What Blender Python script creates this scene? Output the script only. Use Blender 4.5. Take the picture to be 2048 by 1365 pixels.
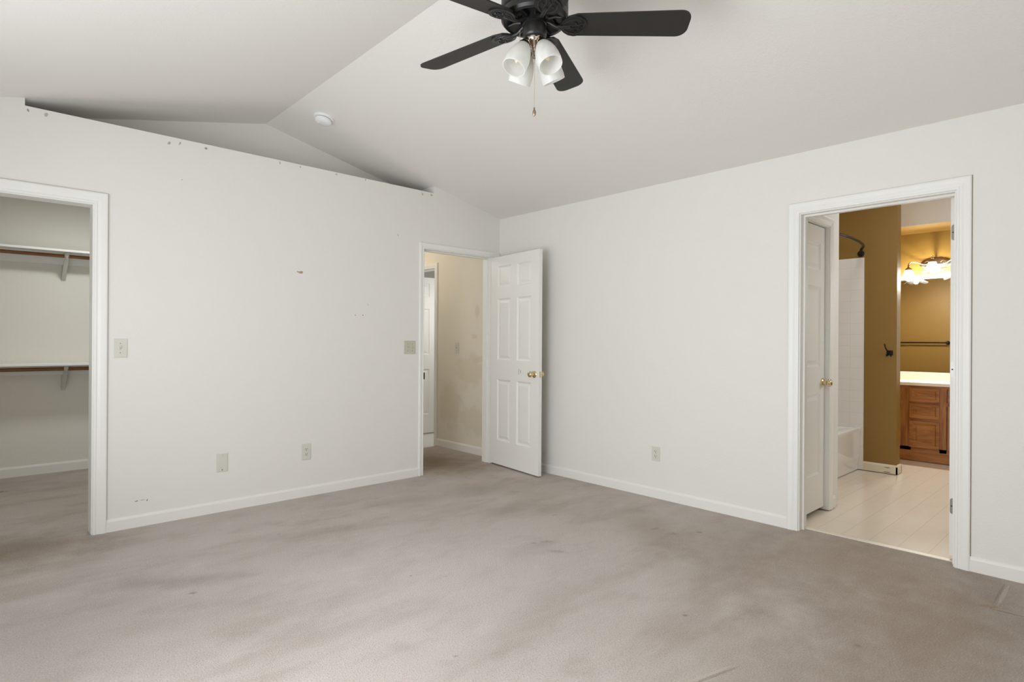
import bpy, bmesh, math, random
from mathutils import Vector, Matrix, noise as mnoise

for o in list(bpy.data.objects):
    bpy.data.objects.remove(o)
random.seed(4)
SC = bpy.context.scene
COL = SC.collection
PI = math.pi

# ------------------------------------------------------------------ camera
cam_d = bpy.data.cameras.new('camera')
cam = bpy.data.objects.new('camera', cam_d)
COL.objects.link(cam)
cam_d.sensor_width = 36.0
cam_d.lens = 1171.18 * 36.0 / 2048.0
cam_d.clip_start = 0.02
_r = Vector((0.73181008, -0.68148311, 0.00589702))
_u = Vector((-0.00458983, 0.00372427, 0.99998253))
_f = Vector((0.681493164, 0.731824368, 0.00040244))
cam.matrix_world = Matrix(((_r.x, _u.x, -_f.x, -3.92991), (_r.y, _u.y, -_f.y, -4.40954),
                           (_r.z, _u.z, -_f.z, 1.21214), (0, 0, 0, 1)))
SC.camera = cam

# ------------------------------------------------------------------ light and exposure
SC.view_settings.view_transform = 'Standard'
SC.view_settings.look = 'None'
SC.view_settings.gamma = 1.0
SC.view_settings.use_curve_mapping = False
SC.view_settings.exposure = 0.04

W = bpy.data.worlds.new('sky'); SC.world = W
W.use_nodes = True
W.node_tree.nodes['Background'].inputs[0].default_value = (0.80, 0.90, 1.0, 1)
W.node_tree.nodes['Background'].inputs[1].default_value = 1.0


def area(name, loc, direction, sx, sy, power, color=(1, 1, 1), spread=180):
    d = bpy.data.lights.new(name, 'AREA')
    d.shape = 'RECTANGLE'; d.size = sx; d.size_y = sy
    d.energy = power; d.color = color; d.spread = math.radians(spread)
    o = bpy.data.objects.new(name, d); COL.objects.link(o)
    o.location = loc
    o.rotation_euler = Vector(direction).to_track_quat('-Z', 'Y').to_euler()
    return o


# daylight arriving at the windows (which stand beside and behind the camera)
# each window gets light from the sky (slanting down) and light thrown up by the bright ground outside
DAY = (0.905, 0.94, 1.0)
area('patio_window_sky', (-4.60, -2.9, 1.10), (1, 0, -.8), 1.6, 1.9, 41, DAY)
area('patio_window_ground', (-4.60, -2.9, 1.10), (1, 0, .8), 1.6, 1.9, 62, DAY)
area('west_window_sky', (-4.60, -1.35, 1.33), (1, 0, 0), 1.2, 1.45, 6, DAY)
area('west_window_ground', (-4.60, -1.35, 1.33), (1, 0, .8), 1.2, 1.45, 8, DAY)
area('south_window_ground', (-2.9, -5.17, 1.33), (0, 1, .8), 1.4, 1.45, 4, DAY)
# unseen fill lights added in the room off the hall and the bathroom
area('hall_room_fill', (0.95, 1.00, 1.45), (-.15, 1, -.25), 1.2, 1.2, 13, (0.98, 0.98, 1.0))
area('bath_fill', (1.7, -4.58, 1.55), (0, 1, -0.1), 1.2, 0.8, 19, (0.92, 0.97, 1.0))


def lamp(name, loc, power, color, size):
    d = bpy.data.lights.new(name, 'POINT'); d.energy = power; d.color = color; d.shadow_soft_size = size
    o = bpy.data.objects.new(name, d); COL.objects.link(o); o.location = loc
    return o


# ceiling lamps of closet and bathroom; the hall light is added fill
area('closet_ceiling_lamp', (-3.1, 1.15, 2.44), (0, 0, -1), .25, .25, 13, (0.97, 1.0, 1.0))
area('bath_ceiling_lamp', (1.35, -3.05, 2.76), (0, 0, -1), .30, .30, 8, (0.94, 0.97, 1.0))
lamp('hall_fill', (-0.75, 1.45, 2.36), 11, (1.0, 0.93, 0.80), .09)

# ------------------------------------------------------------------ helpers


def tag(o, label=None, cat=None, group=None, kind=None):
    if label: o['label'] = label
    if cat: o['category'] = cat
    if group: o['group'] = group
    if kind: o['kind'] = kind
    return o


def link(name, me, parent=None):
    o = bpy.data.objects.new(name, me); COL.objects.link(o)
    if parent is not None: o.parent = parent
    return o


def thing(name, label, cat, loc=(0, 0, 0), rotz=0.0, group=None, kind=None):
    o = bpy.data.objects.new(name, None); COL.objects.link(o)
    o.location = loc; o.rotation_euler = (0, 0, rotz)
    o.empty_display_size = 0.1
    return tag(o, label, cat, group, kind)


class MB:
    def __init__(s):
        s.bm = bmesh.new()

    def box(s, x0, x1, y0, y1, z0, z1, mi=0, bev=0.0, M=None):
        x0, x1 = min(x0, x1), max(x0, x1); y0, y1 = min(y0, y1), max(y0, y1); z0, z1 = min(z0, z1), max(z0, z1)
        v = [s.bm.verts.new(p) for p in ((x0, y0, z0), (x1, y0, z0), (x1, y1, z0), (x0, y1, z0),
                                        (x0, y0, z1), (x1, y0, z1), (x1, y1, z1), (x0, y1, z1))]
        fs = [s.bm.faces.new([v[i] for i in q]) for q in ((0, 3, 2, 1), (4, 5, 6, 7), (0, 1, 5, 4), (1, 2, 6, 5), (2, 3, 7, 6), (3, 0, 4, 7))]
        for f in fs: f.material_index = mi
        if M is not None: bmesh.ops.transform(s.bm, matrix=M, verts=v)
        if bev > 0:
            es = list({e for f in fs for e in f.edges})
            bmesh.ops.bevel(s.bm, geom=es, offset=bev, segments=2, profile=0.6, affect='EDGES', clamp_overlap=True)
        return s

    def prism(s, pts, axis, a0, a1, mi=0):
        """extrude polygon of 2-D points along axis; axis 'y': pts are (x,z); 'x': (y,z); 'z': (x,y)"""
        def P(p, a):
            return (p[0], a, p[1]) if axis == 'y' else ((a, p[0], p[1]) if axis == 'x' else (p[0], p[1], a))
        A = [s.bm.verts.new(P(p, a0)) for p in pts]; B = [s.bm.verts.new(P(p, a1)) for p in pts]
        n = len(pts)
        fs = [s.bm.faces.new(A), s.bm.faces.new(B[::-1])]
        for i in range(n):
            fs.append(s.bm.faces.new((A[i], B[i], B[(i + 1) % n], A[(i + 1) % n])))
        for f in fs: f.material_index = mi
        bmesh.ops.recalc_face_normals(s.bm, faces=fs)
        return s

    def lathe(s, prof, M=None, n=32, mi=0, cap=True, rmod=None):
        """prof: list of (r, z); revolve around local z; M places it"""
        rings = []
        vs = []
        for (r, z) in prof:
            ring = []
            if r < 1e-6:
                v = s.bm.verts.new((0, 0, z)); vs.append(v); ring = [v]
            else:
                for i in range(n):
                    a = 2 * PI * i / n
                    rr, zz = (r, z) if rmod is None else rmod(r, z, a)
                    v = s.bm.verts.new((rr * math.cos(a), rr * math.sin(a), zz)); vs.append(v); ring.append(v)
            rings.append(ring)
        fs = []
        for A, B in zip(rings[:-1], rings[1:]):
            if len(A) == 1 and len(B) == 1: continue
            for i in range(n):
                j = (i + 1) % n
                if len(A) == 1: fs.append(s.bm.faces.new((A[0], B[j], B[i])))
                elif len(B) == 1: fs.append(s.bm.faces.new((A[i], A[j], B[0])))
                else: fs.append(s.bm.faces.new((A[i], A[j], B[j], B[i])))
        if cap:
            for R in (rings[0], rings[-1]):
                if len(R) > 1: fs.append(s.bm.faces.new(R))
        for f in fs: f.material_index = mi; f.smooth = True
        bmesh.ops.recalc_face_normals(s.bm, faces=fs)
        if M is not None: bmesh.ops.transform(s.bm, matrix=M, verts=vs)
        return s

    def tube(s, path, r, n=10, mi=0, M=None):
        path = [Vector(p) for p in path]
        rs = r if isinstance(r, (list, tuple)) else [r] * len(path)
        rings = []; vs = []
        ref = None
        for i, p in enumerate(path):
            t = (path[min(i + 1, len(path) - 1)] - path[max(i - 1, 0)]).normalized()
            if ref is None:
                ref = Vector((0, 0, 1)) if abs(t.z) < 0.9 else Vector((1, 0, 0))
            a = (ref - t * ref.dot(t)).normalized(); ref = a
            b = t.cross(a)
            ring = [s.bm.verts.new(p + (a * math.cos(2 * PI * k / n) + b * math.sin(2 * PI * k / n)) * rs[i]) for k in range(n)]
            vs += ring; rings.append(ring)
        fs = []
        for A, B in zip(rings[:-1], rings[1:]):
            for i in range(n):
                j = (i + 1) % n
                fs.append(s.bm.faces.new((A[i], A[j], B[j], B[i])))
        fs.append(s.bm.faces.new(rings[0])); fs.append(s.bm.faces.new(rings[-1]))
        for f in fs: f.material_index = mi; f.smooth = True
        bmesh.ops.recalc_face_normals(s.bm, faces=fs)
        if M is not None: bmesh.ops.transform(s.bm, matrix=M, verts=vs)
        return s

    def sweep(s, path, out, prof, place, mi=0):
        """mitred moulding: path = 2-D corner points, out = per-corner outward miter vectors, prof = [(w,t)], place(a,b,t)->xyz"""
        rings = []
        for p, d in zip(path, out):
            rings.append([s.bm.verts.new(place(p[0] + d[0] * w, p[1] + d[1] * w, t)) for (w, t) in prof])
        fs = []
        m = len(prof)
        for A, B in zip(rings[:-1], rings[1:]):
            for i in range(m):
                j = (i + 1) % m
                fs.append(s.bm.faces.new((A[i], A[j], B[j], B[i])))
        fs.append(s.bm.faces.new(rings[0])); fs.append(s.bm.faces.new(rings[-1]))
        for f in fs: f.material_index = mi
        bmesh.ops.recalc_face_normals(s.bm, faces=fs)
        return s

    def build(s, name, mats, parent=None, loc=None, rotz=None):
        me = bpy.data.meshes.new(name)
        s.bm.to_mesh(me); s.bm.free()
        for m in (mats if isinstance(mats, (list, tuple)) else [mats]): me.materials.append(m)
        o = link(name, me, parent)
        if loc is not None: o.location = loc
        if rotz is not None: o.rotation_euler = (0, 0, rotz)
        return o


def Mat(loc=(0, 0, 0), x=None, y=None, z=None):
    """matrix whose local z axis points along z"""
    z = Vector(z).normalized()
    ref = Vector((0, 0, 1)) if abs(z.z) < 0.95 else Vector((1, 0, 0))
    xx = ref.cross(z).normalized(); yy = z.cross(xx)
    return Matrix(((xx.x, yy.x, z.x, loc[0]), (xx.y, yy.y, z.y, loc[1]), (xx.z, yy.z, z.z, loc[2]), (0, 0, 0, 1)))


# ------------------------------------------------------------------ materials


def srgb(r, g, b):
    f = lambda c: (c / 255 / 12.92) if c / 255 <= 0.04045 else ((c / 255 + 0.055) / 1.055) ** 2.4
    return (f(r), f(g), f(b), 1.0)


class NT:
    def __init__(s, name):
        s.m = bpy.data.materials.new(name); s.m.use_nodes = True
        s.t = s.m.node_tree; s.n = s.t.nodes
        s.bsdf = s.n['Principled BSDF']
        s._co = None

    def new(s, kind, **kw):
        nd = s.n.new(kind)
        for k, v in kw.items(): setattr(nd, k, v)
        return nd

    def put(s, sock, v):
        if hasattr(v, 'is_linked') or isinstance(v, bpy.types.NodeSocket): s.t.links.new(v, sock)
        else: sock.default_value = v

    @property
    def co(s):
        if s._co is None: s._co = s.new('ShaderNodeTexCoord').outputs['Object']
        return s._co

    def mapping(s, loc=(0, 0, 0), rot=(0, 0, 0), scale=(1, 1, 1), vec=None, kind='POINT'):
        m = s.new('ShaderNodeMapping'); m.vector_type = kind
        s.put(m.inputs['Vector'], vec or s.co)
        m.inputs['Location'].default_value = loc; m.inputs['Rotation'].default_value = rot; m.inputs['Scale'].default_value = scale
        return m.outputs[0]

    def noise(s, scale, detail=2, rough=0.5, vec=None, dist=0.0):
        n = s.new('ShaderNodeTexNoise')
        s.put(n.inputs['Vector'], vec or s.co)
        n.inputs['Scale'].default_value = scale; n.inputs['Detail'].default_value = detail
        n.inputs['Roughness'].default_value = rough; n.inputs['Distortion'].default_value = dist
        return n.outputs['Fac']

    def rng(s, v, a, b, c, d, smooth=True):
        r = s.new('ShaderNodeMapRange')
        r.interpolation_type = 'SMOOTHSTEP' if smooth else 'LINEAR'
        s.put(r.inputs['Value'], v)
        for i, q in enumerate((a, b, c, d)): r.inputs[i + 1].default_value = q
        return r.outputs[0]

    def math(s, op, a, b=0.0):
        m = s.new('ShaderNodeMath', operation=op)
        s.put(m.inputs[0], a); s.put(m.inputs[1], b)
        return m.outputs[0]

    def mix(s, f, a, b, blend='MIX'):
        m = s.new('ShaderNodeMix', data_type='RGBA', blend_type=blend)
        s.put(m.inputs[0], f); s.put(m.inputs[6], a); s.put(m.inputs[7], b)
        return m.outputs[2]

    def bump(s, h, strength=0.3, dist=0.01, normal=None):
        b = s.new('ShaderNodeBump')
        b.inputs['Strength'].default_value = strength; b.inputs['Distance'].default_value = dist
        s.put(b.inputs['Height'], h)
        if normal is not None: s.put(b.inputs['Normal'], normal)
        s.t.links.new(b.outputs[0], s.bsdf.inputs['Normal'])
        return b.outputs[0]

    def color(s, c): s.put(s.bsdf.inputs['Base Color'], c)

    def spot(s, base, centre, radii, col, strength, rot=0.0, axes='xz', wob=0.5, soft=(0.55, 1.0), nz=None):
        """a stain or painted patch of light or dimness: ellipse with a ragged edge at a fixed place on the surface"""
        k = {'xz': (1, 0, 1), 'xy': (1, 1, 0), 'yz': (0, 1, 1)}[axes]
        c = {'xz': (centre[0], 0, centre[1]), 'xy': (centre[0], centre[1], 0), 'yz': (0, centre[0], centre[1])}[axes]
        sub = s.new('ShaderNodeVectorMath', operation='SUBTRACT'); s.put(sub.inputs[0], s.co); sub.inputs[1].default_value = c
        e = {'xz': (0, rot, 0), 'xy': (0, 0, rot), 'yz': (rot, 0, 0)}[axes]
        sc = {'xz': (1 / radii[0], 0, 1 / radii[1]), 'xy': (1 / radii[0], 1 / radii[1], 0), 'yz': (0, 1 / radii[0], 1 / radii[1])}[axes]
        rt = s.mapping(rot=e, vec=sub.outputs[0])
        ml = s.new('ShaderNodeVectorMath', operation='MULTIPLY'); s.put(ml.inputs[0], rt); ml.inputs[1].default_value = sc
        ln = s.new('ShaderNodeVectorMath', operation='LENGTH'); s.put(ln.inputs[0], ml.outputs[0])
        v = ln.outputs['Value']
        if nz is not None:
            v = s.math('ADD', v, s.math('MULTIPLY', s.math('SUBTRACT', nz, 0.5), wob * 2))
        f = s.rng(v, soft[0], soft[1], strength, 0.0)
        return s.mix(f, base, col)


def simple(name, col, rough=0.5, metal=0.0, spec=None, bump=None, coat=0.0):
    t = NT(name)
    t.color(col); t.bsdf.inputs['Roughness'].default_value = rough; t.bsdf.inputs['Metallic'].default_value = metal
    if spec is not None: t.bsdf.inputs['Specular IOR Level'].default_value = spec
    if coat: t.bsdf.inputs['Coat Weight'].default_value = coat
    if bump: t.bump(t.noise(bump[0], 3), bump[1], bump[2])
    return t.m


def wall_paint(name, col, marks=None):
    t = NT(name)
    n = t.noise(1.3, 3)
    c = t.mix(t.rng(n, 0.3, 0.7, 0, 0.10), col, tuple(x * 0.93 for x in col[:3]) + (1,))
    if marks:
        nz = t.noise(60, 3)
        nf = t.noise(9, 3)
        for m in marks:
            c = t.spot(c, m[0], m[1], m[2], m[3], rot=m[4] if len(m) > 4 else 0, axes=m[5] if len(m) > 5 else 'xz',
                       nz=nz if max(m[1]) < 0.08 else nf, wob=0.6)
    t.color(c)
    t.bsdf.inputs['Roughness'].default_value = 0.62
    t.bsdf.inputs['Specular IOR Level'].default_value = 0.25
    h = t.rng(t.noise(85, 2, 0.5), 0.42, 0.62, 0, 1)
    t.bump(h, 0.11, 0.0025)
    return t.m


OFF = srgb(232, 229, 222)
GREY = srgb(120, 112, 98); TAN = srgb(150, 135, 100); DARK = srgb(70, 64, 55); PATCH = srgb(216, 204, 178)
north_marks = [
    ((-2.050, 1.733), (0.022, 0.012), TAN, 0.85), ((-2.073, 1.736), (0.010, 0.007), TAN, 0.8),
    ((-1.587, 1.419), (0.006, 0.005), DARK, 0.7), ((-1.519, 1.421), (0.006, 0.005), DARK, 0.8),
    ((-1.473, 1.510), (0.004, 0.014), GREY, 0.4, 0.4),
    ((-3.124, 0.166), (0.013, 0.004), DARK, 0.7, 0.2), ((-3.065, 0.162), (0.004, 0.009), DARK, 0.75, -0.4), ((-3.09, 0.168), (0.020, 0.003), GREY, 0.5, 0.1),
    ((-3.675, 2.537), (0.007, 0.010), GREY, 0.7), ((-3.593, 2.533), (0.010, 0.016), GREY, 0.5, -0.5),
    ((-2.951, 2.517), (0.010, 0.014), GREY, 0.6, -0.5), ((-2.886, 2.531), (0.006, 0.014), GREY, 0.6, -0.4),
    ((-2.725, 2.534), (0.012, 0.009), GREY, 0.75), ((-2.215, 2.542), (0.006, 0.014), GREY, 0.5),
    ((-2.057, 2.545), (0.006, 0.009), GREY, 0.5), ((-1.761, 2.546), (0.010, 0.008), GREY, 0.55),
    ((-1.503, 2.551), (0.007, 0.010), GREY, 0.55), ((-0.935, 2.534), (0.008, 0.018), GREY, 0.6, 0.4),
    ((-0.837, 2.540), (0.013, 0.009), GREY, 0.6), ((-2.873, 2.288), (0.006, 0.006), GREY, 0.6),
    ((-1.187, 2.133), (0.006, 0.018), GREY, 0.35, 0.4),
    ]
M_north = wall_paint('painted_wall_scuffed', OFF, north_marks)
M_wall = wall_paint('painted_wall', OFF)
M_ceil = wall_paint('painted_ceiling', srgb(236, 233, 227))
DIRT = srgb(196, 180, 146)
M_hall = wall_paint('painted_hall_wall', srgb(232, 224, 208), [
    ((0.55, 0.88), (0.30, 0.22), PATCH, 0.55, 0.2, 'yz'), ((0.42, 1.52), (0.045, 0.10), PATCH, 0.6, 0, 'yz'),
    ((0.47, 1.26), (0.06, 0.03), PATCH, 0.5, 0, 'yz'), ((0.35, 1.02), (0.16, 0.05), PATCH, 0.5, 0.3, 'yz'),
    ((0.9, 0.5), (0.25, 0.30), DIRT, 0.28, 0, 'yz'), ((0.45, 0.35), (0.30, 0.20), DIRT, 0.25, 0, 'yz')])
M_closet = wall_paint('painted_closet_wall', srgb(232, 228, 218))
M_ochre = wall_paint('ochre_paint', srgb(141, 107, 45))
M_ochre.node_tree.nodes['Principled BSDF'].inputs['Roughness'].default_value = 0.48
M_ochre.node_tree.nodes['Principled BSDF'].inputs['Specular IOR Level'].default_value = 0.5
M_trim = simple('white_trim_paint', srgb(238, 236, 230), 0.38, spec=0.4)
M_door = simple('white_door_paint', srgb(238, 236, 230), 0.42, spec=0.4, bump=(45, 0.03, 0.002))
M_gap_shadow = simple('casing_gap_shadow', srgb(172, 162, 150), 0.7)  # tan colour painting the shadow gap along the casing edge
M_base = simple('white_baseboard_paint', srgb(236, 233, 226), 0.42, spec=0.4)


def carpet():
    t = NT('beige_carpet')
    base = srgb(192, 181, 172)
    n1 = t.noise(1.0, 4, 0.55)
    n2 = t.noise(0.9, 4, 0.6, vec=t.mapping(scale=(1.0, 3.2, 1), rot=(0, 0, 0.35)))
    c = t.mix(t.rng(n1, 0.35, 0.68, 0, 0.5), base, srgb(206, 196, 188))
    c = t.mix(t.rng(n2, 0.46, 0.68, 0, 0.48), c, srgb(160, 144, 132))
    n3 = t.noise(3.2, 5, 0.62, vec=t.mapping(scale=(1.0, 1.8, 1), rot=(0, 0, 0.5)))
    c = t.mix(t.rng(n3, 0.50, 0.72, 0, 0.42), c, srgb(158, 144, 132))
    c = t.mix(t.rng(n3, 0.30, 0.46, 0.30, 0), c, srgb(214, 205, 198))
    nz = t.noise(7, 4, 0.6); nzf = t.noise(40, 3)
    SO = srgb(140, 121, 98); SO2 = srgb(132, 118, 104); YE = srgb(150, 124, 84); BL = srgb(82, 70, 58)
    big = [((-2.05, -1.95), (1.0, 0.8), srgb(216, 207, 202), 0.45, 0.4), ((-3.7, -1.5), (1.1, 1.0), srgb(156, 144, 134), 0.6, 0), ((-1.75, -3.55), (0.5, 0.5), SO, 0.35, 0), ((-3.72, -0.05), (0.55, 0.42), srgb(122, 102, 76), 0.75, 0.3), ((-3.35, 0.9), (0.7, 0.9), SO, 0.25, 0), ((-3.75, 1.9), (0.5, 0.4), SO, 0.2, 0),  # pale spot paints a pool of daylight, broad left spot its dimmer side
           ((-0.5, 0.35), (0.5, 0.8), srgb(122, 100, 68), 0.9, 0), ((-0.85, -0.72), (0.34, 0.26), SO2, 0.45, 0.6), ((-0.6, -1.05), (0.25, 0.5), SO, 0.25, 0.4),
           ((-0.72, -2.30), (0.50, 0.22), SO, 0.40, -0.9), ((-0.35, -3.4), (0.9, 1.0), SO, 0.70, 0), ((-1.05, -3.85), (0.9, 0.6), SO, 0.65, 0),  # wide right spots mix traffic soil with painted fall-off of daylight
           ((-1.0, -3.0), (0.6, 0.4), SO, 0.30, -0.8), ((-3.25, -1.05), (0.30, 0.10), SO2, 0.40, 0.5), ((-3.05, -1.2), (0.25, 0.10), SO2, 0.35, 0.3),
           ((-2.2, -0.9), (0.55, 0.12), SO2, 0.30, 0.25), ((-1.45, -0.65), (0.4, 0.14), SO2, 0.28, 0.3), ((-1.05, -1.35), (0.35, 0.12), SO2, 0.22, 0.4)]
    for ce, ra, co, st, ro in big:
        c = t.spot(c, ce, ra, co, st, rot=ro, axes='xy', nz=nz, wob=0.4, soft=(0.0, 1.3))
    small = [((-1.432, -2.122), (0.075, 0.03), BL, 0.35, 0.9), ((-1.359, -1.961), (0.05, 0.025), SO2, 0.55, 0.6), ((-1.43, -1.93), (0.03, 0.02), SO2, 0.4, 0),
             ((-3.135, -1.329), (0.030, 0.018), BL, 0.50, 0.3), ((-3.733, 1.704), (0.05, 0.03), BL, 0.9, 0.2), ((-0.653, -2.264), (0.05, 0.025), SO2, 0.55, 0.3),
             ((-0.656, -2.395), (0.035, 0.03), SO2, 0.55, 0), ((-0.499, -2.496), (0.028, 0.02), BL, 0.45, 0), ((-1.594, -3.037), (0.014, 0.012), BL, 0.6, 0),
             ((-1.312, -3.64), (0.020, 0.014), BL, 0.45, 0), ((-3.12, -1.88), (0.10, 0.07), SO2, 0.22, 0.3), ((-0.70, -0.98), (0.07, 0.02), SO2, 0.5, 0.6),
             ((-0.47, -3.935), (0.045, 0.022), YE, 0.9, 0.9), ((-0.478, -3.945), (0.012, 0.008), BL, 0.9, 0), ((-2.5, -0.75), (0.012, 0.01), BL, 0.5, 0),
             ((-1.62, -0.42), (0.03, 0.02), SO2, 0.4, 0), ((0.02, -3.30), (0.03, 0.012), BL, 0.6, 1.5), ((-2.55, -2.62), (0.012, 0.010), BL, 0.5, 0),
             ((-2.25, -1.85), (0.010, 0.008), BL, 0.6, 0), ((-2.12, -1.98), (0.010, 0.008), BL, 0.6, 0), ((-0.92, -1.63), (0.04, 0.012), SO2, 0.5, 0.4)]
    for ce, ra, co, st, ro in small:
        c = t.spot(c, ce, ra, co, st, rot=ro, axes='xy', nz=nzf, wob=1.0, soft=(0.0, 1.15))
    # seams of an inset piece near the bathroom door and a dent left by furniture
    for ce, ra, co, st, ro in [((-0.490, -4.01), (0.006, 0.09), BL, 0.6, -0.08), ((-0.25, -3.945), (0.20, 0.006), BL, 0.30, 0.0),
                               ((-0.25, -3.962), (0.20, 0.010), srgb(206, 194, 178), 0.5, 0.0),
                               ((-1.93, -3.36), (0.15, 0.008), SO2, 0.5, 0.25), ((-1.94, -3.34), (0.15, 0.008), srgb(206, 194, 180), 0.5, 0.25)]:
        c = t.spot(c, ce, ra, co, st, rot=ro, axes='xy', nz=nzf, wob=0.25, soft=(0.6, 1.0))
    g1 = t.noise(150, 3, 0.7); g2 = t.noise(420, 2, 0.6)
    g = t.math('ADD', t.math('MULTIPLY', g1, 0.6), t.math('MULTIPLY', g2, 0.4))
    c = t.mix(t.rng(g, 0.36, 0.50, 0.52, 0), c, srgb(122, 108, 96))
    c = t.mix(t.rng(g, 0.52, 0.66, 0, 0.38), c, srgb(228, 220, 212))
    t.color(c)
    t.bsdf.inputs['Roughness'].default_value = 0.95
    t.bsdf.inputs['Specular IOR Level'].default_value = 0.05
    t.bsdf.inputs['Sheen Weight'].default_value = 0.15
    t.bsdf.inputs['Sheen Roughness'].default_value = 0.6
    t.bump(g, 0.7, 0.008)
    return t.m


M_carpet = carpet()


def vinyl():
    t = NT('cream_vinyl_tile')
    br = t.new('ShaderNodeTexBrick'); br.offset = 0.5; br.squash = 1.0
    v = t.mapping(loc=(0.0, 0.077, 0), vec=t.co)
    t.put(br.inputs['Vector'], v)
    br.inputs['Scale'].default_value = 1.0
    br.inputs['Mortar Size'].default_value = 0.0016; br.inputs['Mortar Smooth'].default_value = 0.3
    br.inputs['Brick Width'].default_value = 0.914; br.inputs['Row Height'].default_value = 0.152
    br.inputs['Color1'].default_value = srgb(228, 216, 199); br.inputs['Color2'].default_value = srgb(225, 213, 196)
    br.inputs['Mortar'].default_value = srgb(200, 184, 160)
    n = t.noise(3, 4, 0.6, vec=t.mapping(scale=(1, 6, 1)))
    c = t.mix(t.rng(n, 0.4, 0.7, 0, 0.25), br.outputs['Color'], srgb(220, 202, 178))
    t.color(c)
    t.bsdf.inputs['Roughness'].default_value = 0.22
    t.bump(br.outputs['Fac'], -0.15, 0.002)
    return t.m


def shower_tile():
    t = NT('white_wall_tile')
    br = t.new('ShaderNodeTexBrick'); br.offset = 0.0
    sep = t.new('ShaderNodeSeparateXYZ'); t.put(sep.inputs[0], t.co)
    cm = t.new('ShaderNodeCombineXYZ'); t.put(cm.inputs[0], sep.outputs[1]); t.put(cm.inputs[1], sep.outputs[2])
    t.put(br.inputs['Vector'], cm.outputs[0])
    br.inputs['Scale'].default_value = 1.0; br.inputs['Mortar Size'].default_value = 0.0016
    br.inputs['Brick Width'].default_value = 0.108; br.inputs['Row Height'].default_value = 0.108
    br.inputs['Color1'].default_value = srgb(236, 231, 224); br.inputs['Color2'].default_value = srgb(234, 229, 222)
    br.inputs['Mortar'].default_value = srgb(224, 218, 209)
    t.color(br.outputs['Color']); t.bsdf.inputs['Roughness'].default_value = 0.15
    t.bump(br.outputs['Fac'], -0.2, 0.002)
    return t.m


def oak(name, axis, tone=1.0):
    t = NT(name)
    sc = {'x': (3, 26, 26), 'y': (26, 3, 26), 'z': (26, 26, 3)}[axis]
    sc2 = {'x': (6, 160, 160), 'y': (160, 6, 160), 'z': (160, 160, 6)}[axis]
    n1 = t.noise(1.0, 4, 0.6, vec=t.mapping(scale=sc), dist=0.5)
    n2 = t.noise(1.0, 3, 0.6, vec=t.mapping(scale=sc2))
    k = lambda r, g, b: srgb(r * tone, g * tone, b * tone)
    c = t.mix(t.rng(n1, 0.35, 0.66, 0, 1), k(176, 120, 64), k(146, 92, 44))
    c = t.mix(t.rng(n2, 0.52, 0.70, 0, 0.45), c, k(112, 66, 30))
    t.color(c); t.bsdf.inputs['Roughness'].default_value = 0.4
    t.bump(n2, 0.1, 0.002)
    return t.m


M_vinyl = vinyl(); M_tile = shower_tile()
M_oak_v = oak('oak_vertical_grain', 'z'); M_oak_h = oak('oak_horizontal_grain', 'y'); M_oak_d = oak('oak_carcass_dark', 'z', 0.86)  # carcass oak is a darker tone of the same grain
M_rodwood = oak('brown_wood_rod', 'x', 0.8)
M_black = simple('black_satin_metal', srgb(26, 25, 24), 0.36, spec=0.5)
M_blade = simple('black_fan_blade', srgb(40, 38, 35), 0.5, spec=0.4, bump=(60, 0.03, 0.002))
M_chrome = simple('polished_nickel', srgb(196, 184, 170), 0.12, 1.0)
M_nickel = simple('brushed_nickel', srgb(168, 150, 132), 0.3, 1.0)
M_brass = simple('polished_brass', srgb(222, 206, 168), 0.16, 1.0)
M_bronze = simple('dark_bronze', srgb(58, 46, 42), 0.3, 0.8)
M_iron = simple('dark_iron', srgb(30, 26, 24), 0.4, 0.6)
M_steel = simple('steel_hinge', srgb(138, 136, 128), 0.5, 0.7)
M_whitepl = simple('white_plastic', srgb(240, 240, 238), 0.35)
M_almond = simple('almond_plastic', srgb(214, 212, 200), 0.35)
M_almond_d = simple('almond_plastic_dark', srgb(198, 194, 174), 0.35)
M_slot = simple('dark_slot', srgb(40, 36, 30), 0.6)
M_shelf = simple('white_shelf_paint', srgb(240, 239, 233), 0.4)
M_bracket = simple('grey_white_enamel', srgb(206, 204, 196), 0.4, spec=0.4)
M_tub = simple('white_tub_enamel', srgb(242, 240, 236), 0.12)
M_counter = simple('cultured_marble', srgb(248, 238, 222), 0.15)
M_saddle = simple('pale_threshold', srgb(226, 216, 198), 0.35)
M_mirror = simple('mirror_silver', (0.70, 0.70, 0.66, 1), 0.02, 1.0)


def shade_glass(name, col, trans, clear=0.0):
    t = NT(name)
    n = t.noise(14, 4, 0.6, dist=1.5)
    c = t.mix(t.rng(n, 0.35, 0.7, 0, 0.5), col, tuple(min(1, x * 0.86) for x in col[:3]) + (1,))
    d = t.bsdf; d.inputs['Roughness'].default_value = 0.25
    t.color(c)
    tr = t.new('ShaderNodeBsdfTranslucent'); t.put(tr.inputs[0], c)
    mx = t.new('ShaderNodeMixShader'); mx.inputs[0].default_value = trans
    t.t.links.new(d.outputs[0], mx.inputs[1]); t.t.links.new(tr.outputs[0], mx.inputs[2])
    out = mx.outputs[0]
    if clear:
        tp = t.new('ShaderNodeBsdfTransparent'); m2 = t.new('ShaderNodeMixShader'); m2.inputs[0].default_value = clear
        t.t.links.new(out, m2.inputs[1]); t.t.links.new(tp.outputs[0], m2.inputs[2]); out = m2.outputs[0]
    t.t.links.new(out, t.n['Material Output'].inputs[0])
    return t.m


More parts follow.
